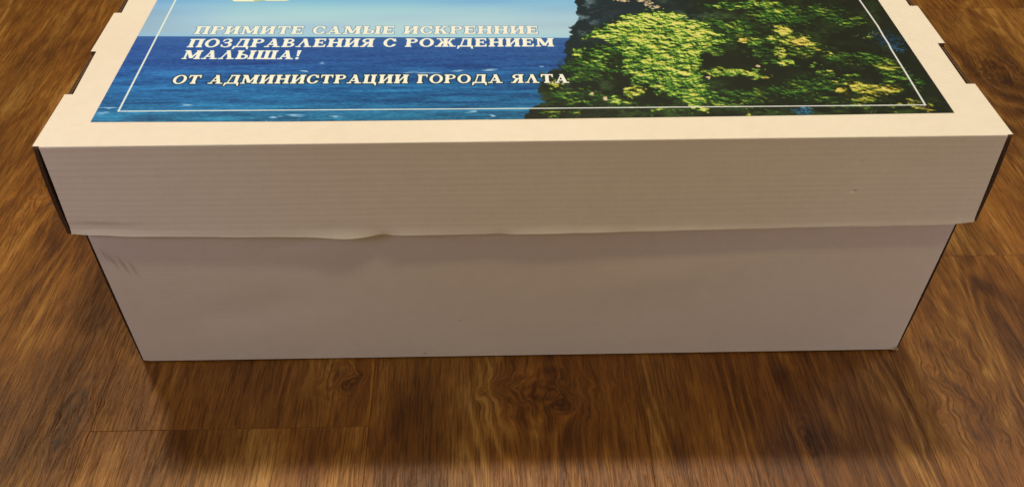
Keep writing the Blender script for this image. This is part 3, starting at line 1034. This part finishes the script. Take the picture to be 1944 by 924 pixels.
def lid_front(u, v):
    # v: 0 = start of the fold on top, 1 = lower edge
    x = FXL + (FXR - FXL) * u
    sag = np.interp(x, SAGX, SAGP) / 1000.0
    dz_, dy_ = sag * .26, sag * .24
    nf = 0.12
    wave = 0.00015 * math.sin(x * 71) + 0.0001 * math.sin(x * 173 + 1)
    if v < nf:
        a = v / nf * math.pi / 2
        return (x, RF - RF * math.sin(a) + 0.0, H - RF + RF * math.cos(a) + wave * .6 * math.sin(a))
    w = (v - nf) / (1 - nf)
    z = (H - RF) - w * (FH - RF + dz_)
    y = -0.0062 * w ** 1.2 - dy_ * w ** 1.5
    # gentle hollow above the crushed lip
    if w > .84:
        k = (w - .84) / .16
        y -= lip(x) * (k ** 4) * 1.6
        y += 0.0003 * math.exp(-((x + .128) / .03) ** 2) * math.sin(k * math.pi)
        # left corner is pressed in
        y += .0010 * math.exp(-((x + .285) / .02) ** 2) * math.sin(k * math.pi)
    y -= 0.0005 * math.sin(math.pi * w) * math.sin(3.0 * x + 1)
    z += wave * w
    return (x, y, z)


def lid_front_in(u, v):
    x, y, z = lid_front(u, v)
    nf = 0.12
    if v < nf:
        return (x, max(y, 0.0026) + 0.0002 * 0, min(z, H - 0.0026) - 0.0004 * v / nf)
    return (x, max(-10, y + 0.0024), z + (0.0002 if v > .999 else 0))


# nonuniform rows: dense in the fold and at the lip
def remap(v, n=60):
    k = v
    return k


# top panel of the lid, which carries the flaps as its children, with the locking notches along both ends
TT = 0.0026


def top_outline():
    left_n = [(0.0582, 0.1127), (0.1682, 0.2270), (0.2830, 0.3420)]
    right_n = [(0.0590, 0.1127), (0.1680, 0.2270), (0.2830, 0.3420)]
    nd = 0.0056
    pts = [(-HW - .0006, RF), (HW + .0006, RF)]
    for a_, b_ in right_n:
        pts += [(HW, a_), (HW - nd - .0006, a_ + .0002), (HW - nd, b_ - 0.0002), (HW, b_)]
    pts += [(HW, DEPTH), (-HW, DEPTH)]
    for a_, b_ in left_n[::-1]:
        pts += [(-HW, b_), (-HW + nd - .0016, b_), (-HW + nd, a_), (-HW, a_)]
    return pts, left_n, right_n


pts, LN, RN = top_outline()
bm = bmesh.new()
vt = [bm.verts.new((x, y, H)) for x, y in pts]
ftop = bm.faces.new(vt)
r = bmesh.ops.extrude_face_region(bm, geom=[ftop])
ext = [e for e in r['geom'] if isinstance(e, bmesh.types.BMVert)]
bmesh.ops.translate(bm, vec=(0, 0, -TT), verts=ext)
bmesh.ops.recalc_face_normals(bm, faces=bm.faces)
for f in bm.faces:
    if abs(f.normal.z) < 0.5:
        onside = all(abs(abs(v.co.x) - HW) < 1e-5 for v in f.verts)
        f.material_index = 0 if onside else 1
    elif f.normal.z < 0:
        f.material_index = 1
bmesh.ops.triangulate(bm, faces=[f for f in bm.faces if len(f.verts) > 4])
lid = bm_obj('lid', bm, [M_TOP, M_KRAFT], box)
unplace(lid)

lf = sheet('front_flap', lid_front, 260, 60, lid_front_in, [M_LID, M_DARK, M_PALE], lid, rim_mat=1)
# the lower rim is pale paper edge
for p in lf.data.polygons:
    c = p.center
    if p.material_index == 1 and abs(p.normal.z) > 0.7 and c.z < H - FH + 0.004:
        p.material_index = 2
unplace(lf)

# picture: a printed sheet glued flat on the panel, bottom-right corner a hair off square
bm = bmesh.new()
uvl = bm.loops.layers.uv.new('UVMap')
NX, NY = 40, 24
gr = []
for i in range(NX + 1):
    row = []
    for j in range(NY + 1):
        X = PX0 + (PX1 - PX0) * i / NX
        Y = PY0 + (PY1 - PY0) * j / NY
        row.append((bm.verts.new((X, Y, H + 0.00025)), (i / NX, j / NY)))
    gr.append(row)
# edges of the sheet follow the measured outline
for i in range(NX + 1):
    X = PX0 + (PX1 - PX0) * i / NX
    gr[i][0][0].co.y = np.interp(X, [PX0, -.15, 0, .14, PX1], [0.0260, .0240, .0236, .0241, .0250])
for i in range(NX):
    for j in range(NY):
        vs = (gr[i][j], gr[i + 1][j], gr[i + 1][j + 1], gr[i][j + 1])
        f = bm.faces.new([a_[0] for a_ in vs])
        for lp, a_ in zip(f.loops, vs):
            co = a_[0].co
            lp[uvl].uv = ((co.x - PX0) / (PX1 - PX0), (co.y - PY0) / (PY1 - PY0))
pic = bm_obj('printed_picture', bm, M_PRINT, lid)
pic['label'] = 'glossy print of blue sea, cliff and trees with white Cyrillic greeting'
unplace(pic)
for f in pic.data.polygons:
    pass

# lid ends: double wall, outer and rolled-in board with a dark slot between them
for s, notches in ((-1, LN), (1, RN)):
    def so(u, v, s=s):
        y = 0.0006 + (DEPTH - 0.0018) * u
        w = v
        bow = 0.0018 * math.sin(math.pi * w) ** .8 * max(0.25, 1 - u * 3)
        fl = -0.0062 * w ** 1.2 * max(0, 1 - u * 40)
        return (s * (HW + 0.0005 + bow * (1.0 if s < 0 else .7) - 0.0009 * w), y + fl, H - TT - 0.00015 - w * (FH - TT + .001))

    def si(u, v, s=s):
        x, y, z = so(u, v)
        return (x - s * 0.0027, y, z)
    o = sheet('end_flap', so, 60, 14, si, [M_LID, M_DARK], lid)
    unplace(o)
    bm = bmesh.new()
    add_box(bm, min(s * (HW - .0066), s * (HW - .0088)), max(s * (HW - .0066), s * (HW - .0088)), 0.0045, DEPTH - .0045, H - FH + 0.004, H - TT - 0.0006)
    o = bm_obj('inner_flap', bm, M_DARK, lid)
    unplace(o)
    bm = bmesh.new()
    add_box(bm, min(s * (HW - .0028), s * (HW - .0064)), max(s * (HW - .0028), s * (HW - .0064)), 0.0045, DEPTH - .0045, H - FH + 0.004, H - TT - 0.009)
    o = bm_obj('slot_shade', bm, M_DARK, lid)  # dark block standing in for the shade down in the slot
    unplace(o)
    # corrugated core seen along the cut edges inside every notch
    for a_, b_ in notches:
        for (xc, ww) in ((HW - .0011, .0019), (HW - .0077 + .0014, .0014)):
            bm = bmesh.new()
            zt = H - TT + 0.0004
            for xl in (xc - ww / 2, xc + ww / 2):
                add_box(bm, min(s * (xl - .00018), s * (xl + .00018)), max(s * (xl - .00018), s * (xl + .00018)), a_ + .0006, b_ - .0006, zt - .006, zt)
            n = int((b_ - a_ - .002) / 0.0016)
            for k in range(n):
                ya = a_ + .001 + k * 0.0016
                xa, xb = (xc - ww / 2, xc + ww / 2) if k % 2 == 0 else (xc + ww / 2, xc - ww / 2)
                vs = [bm.verts.new(c) for c in ((s * xa, ya, zt - .003), (s * xb, ya + .0016, zt - .003), (s * xb, ya + .0016, zt - .0003), (s * xa, ya, zt - .0003),
                                                (s * xa, ya + .0003, zt - .003), (s * xb, ya + .0019, zt - .003), (s * xb, ya + .0019, zt - .0003), (s * xa, ya + .0003, zt - .0003))]
                for f in ((0, 1, 2, 3), (4, 7, 6, 5), (3, 2, 6, 7)):
                    bm.faces.new([vs[i] for i in f])
            o = bm_obj('corrugated_edge', bm, M_KRAFT, lid)
            unplace(o)
bm = bmesh.new()
add_box(bm, -HW + .003, HW - .003, DEPTH - .0026, DEPTH - .0002, H - FH, H - TT - .0002)
unplace(bm_obj('back_flap', bm, M_LID, lid))
